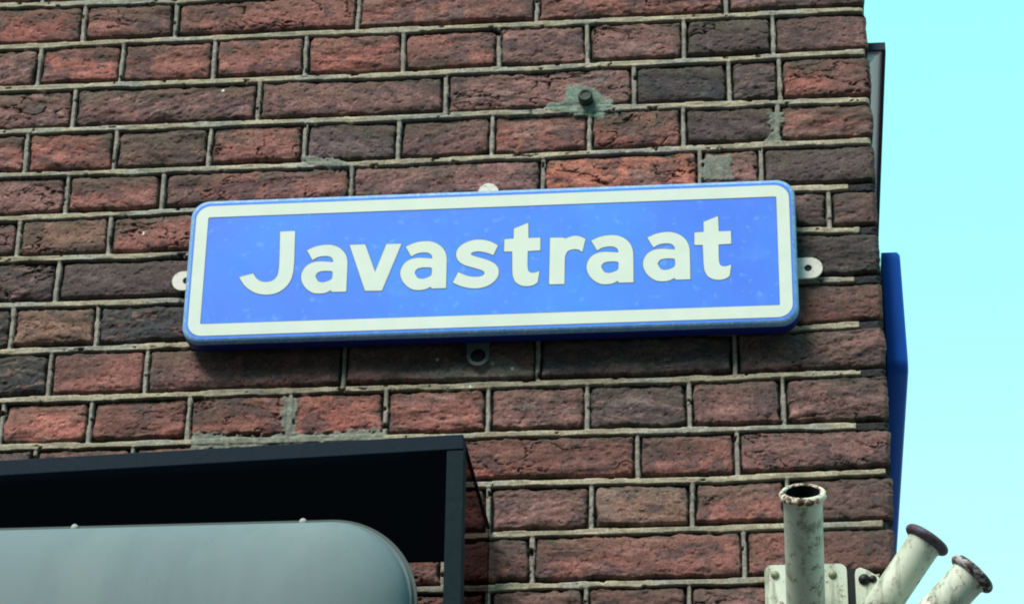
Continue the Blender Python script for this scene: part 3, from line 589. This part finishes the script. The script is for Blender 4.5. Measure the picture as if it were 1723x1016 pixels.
# ------------------------------------------------------------------ grey rounded cabinet in front of it
CX0, CX1, CZ0, CZ1, CR = -.95, .3265, -1.42, -.8450, .083
cc = ((CX0+CX1)/2, (CZ0+CZ1)/2); hx, hz = (CX1-CX0)/2, (CZ1-CZ0)/2
cb = empty('metal_cabinet', (cc[0], FD, CZ0), 'grey-blue sheet metal cabinet with rounded corner and domed face, in front of the black panel', 'cabinet')
def cring(g_, y, rad=None): return [(a, y, b2) for a, b2 in rrect(hx+g_, hz+g_, max(CR+g_, .004) if rad is None else rad, 20, *cc)]
q = MB(); rings = [cring(0, FD+.004), cring(0, FD-.0006), cring(-.0009, FD-.0014), cring(-.0020, FD-.0012), cring(-.0026, FD-.0010)]
for i in range(1, 25):
    t = i/24; g_ = -.0026-.150*(1-math.cos(t*math.pi/2)); rings.append(cring(g_, FD-.0010-.062*math.sin(t*math.pi/2), max(.004, CR+g_*.5)))
q.loops(rings, cap1=True); q.build('domed_face', M_CAB, cb, fix=False)
q = MB(); q.loops([cring(.0045, FD+.010), cring(.0045, FD+.0045)], True, True, False); q.build('flange', M_CABD, cb)
q = MB(); q.loops([cring(-.012, -.106), cring(-.012, FD+.0095)], True, True); q.build('housing', M_HOOD, cb)
def rivet(x, z, y, rad, m_, par, name='rivet', ax=(0,-1,0)):
    q = MB(); rgs = []
    A = Vector(ax).normalized(); U_ = A.orthogonal().normalized(); W_ = A.cross(U_)
    for k in range(6):
        a = math.pi/2*k/5.5; rr = rad*math.cos(a); hh = rad*.75*math.sin(a)
        rgs.append([tuple(Vector((x, y, z))+A*hh+U_*rr*math.cos(t)+W_*rr*math.sin(t)) for t in np.linspace(0, 2*math.pi, 14, endpoint=False)])
    q.loops(rgs, True, True); return q.build(name, m_, par)
M_STUD = mat('dull_stud', (.36,.38,.38), .6, .2)
for x in (-.330, -.0135, .2155, -.62): rivet(x, CZ1+.0030, FD+.0044, .0038, M_STUD, cb)

# ------------------------------------------------------------------ three flagpole holders at lower right
def tube_rings(p0, p1, prof, n=40):
    A = (p1-p0).normalized(); U_ = A.orthogonal().normalized(); W_ = A.cross(U_)
    return [[tuple(p0+A*t+U_*rr*math.cos(a)+W_*rr*math.sin(a)) for a in np.linspace(0, 2*math.pi, n, endpoint=False)] for t, rr in prof]
def holder(label, p0, p1, ro, rf, th, plate, bolts, mrim, stain=None):
    p0 = Vector(p0); p1 = Vector(p1); Ln = (p1-p0).length
    h = empty('flagpole_holder', (p0.x, 0, p0.z), label, 'flag holder', 'flagpole holders on the wall corner')
    q = MB(); q.loops(tube_rings(p0, p1, [(-.006, ro*1.02), (Ln*.5, ro), (Ln-th-.004, ro*1.0), (Ln-th+.0005, ro+.0015)])); t = q.build('tube', M_PAINT, h, fix=False)
    q = MB(); q.loops(tube_rings(p0, p1, [(Ln-.001, ro-.0028), (Ln*.4, ro-.003)]) ); q.build('tube_bore', M_INNER, h, fix=False)
    # flared, rolled rim
    pr = [(Ln-th-.002, ro+.0002)]
    for k in range(9):
        a = -math.pi/2+math.pi*k/8; pr.append((Ln-th*.5+th*.5*math.sin(a), rf-th*.5+th*.5*math.cos(a)))
    pr += [(Ln-.0005, ro-.001), (Ln-.0030, ro-.0026), (Ln-.012, ro-.0028)]
    q = MB(); q.loops(tube_rings(p0, p1, pr)); rm = q.build('rim', mrim, h, fix=False)
    q = MB(); q.prism([plate], -.0095, -.0055); q.build('base_plate', M_PAINT, h, bevel=.0012)
    for bx_, bz_, mm, rr in bolts: rivet(bx_, bz_, -.0096, rr, mm, h, 'bolt')
    return h
def plate_rect(x0, x1, z0, z1, rad=.008): return rrect((x1-x0)/2, (z1-z0)/2, rad, 6, (x0+x1)/2, (z0+z1)/2)
holder('cream flagpole holder nearest the viewer, tube pointing straight up and out with open dark mouth', (.7040,-.006,-.8835), (.7046,-.1180,-.7715), .0199, .0243, .0095,
       plate_rect(.6625, .7480, -.965, -.8080), [(.6735,-.8190,M_BOLT,.0046), (.7330,-.8200,M_BOLT,.0046), (.6735,-.952,M_BOLT,.0046), (.7330,-.952,M_BOLT,.0046)], M_RIM1)
p2 = [(.7562,-.965),(.7975,-.965),(.7975,-.845),(.7880,-.832),(.7790,-.8225),(.7700,-.8160),(.7620,-.8125),(.7572,-.8150),(.7562,-.8200)]
h2 = holder('middle flagpole holder leaning right with a dark rusty rim', (.7800,-.010,-.8600), (.8345,-.0220,-.7850), .0180, .0252, .0095, p2,
       [(.7655,-.8265,M_SCREW,.0062), (.7745,-.8262,M_SCREW,.0042), (.7625,-.950,M_BOLT,.0045)], M_RIM2)
q = MB(); q.box(.7482, .7560, -.0075, -.0050, -.985, -.8130); q.build('gap_shade_strip', M_SCREW, h2)  # black strip added to stand for the shade between the two plates
holder('lowest flagpole holder leaning furthest right with a flaking rim, against the sky', (.7700,-.030,-.9420), (.8775,-.0450,-.8330), .0192, .0262, .0100,
       plate_rect(.745, .798, -1.03, -.972), [(.752,-1.02,M_BOLT,.0045)], M_RIM3)
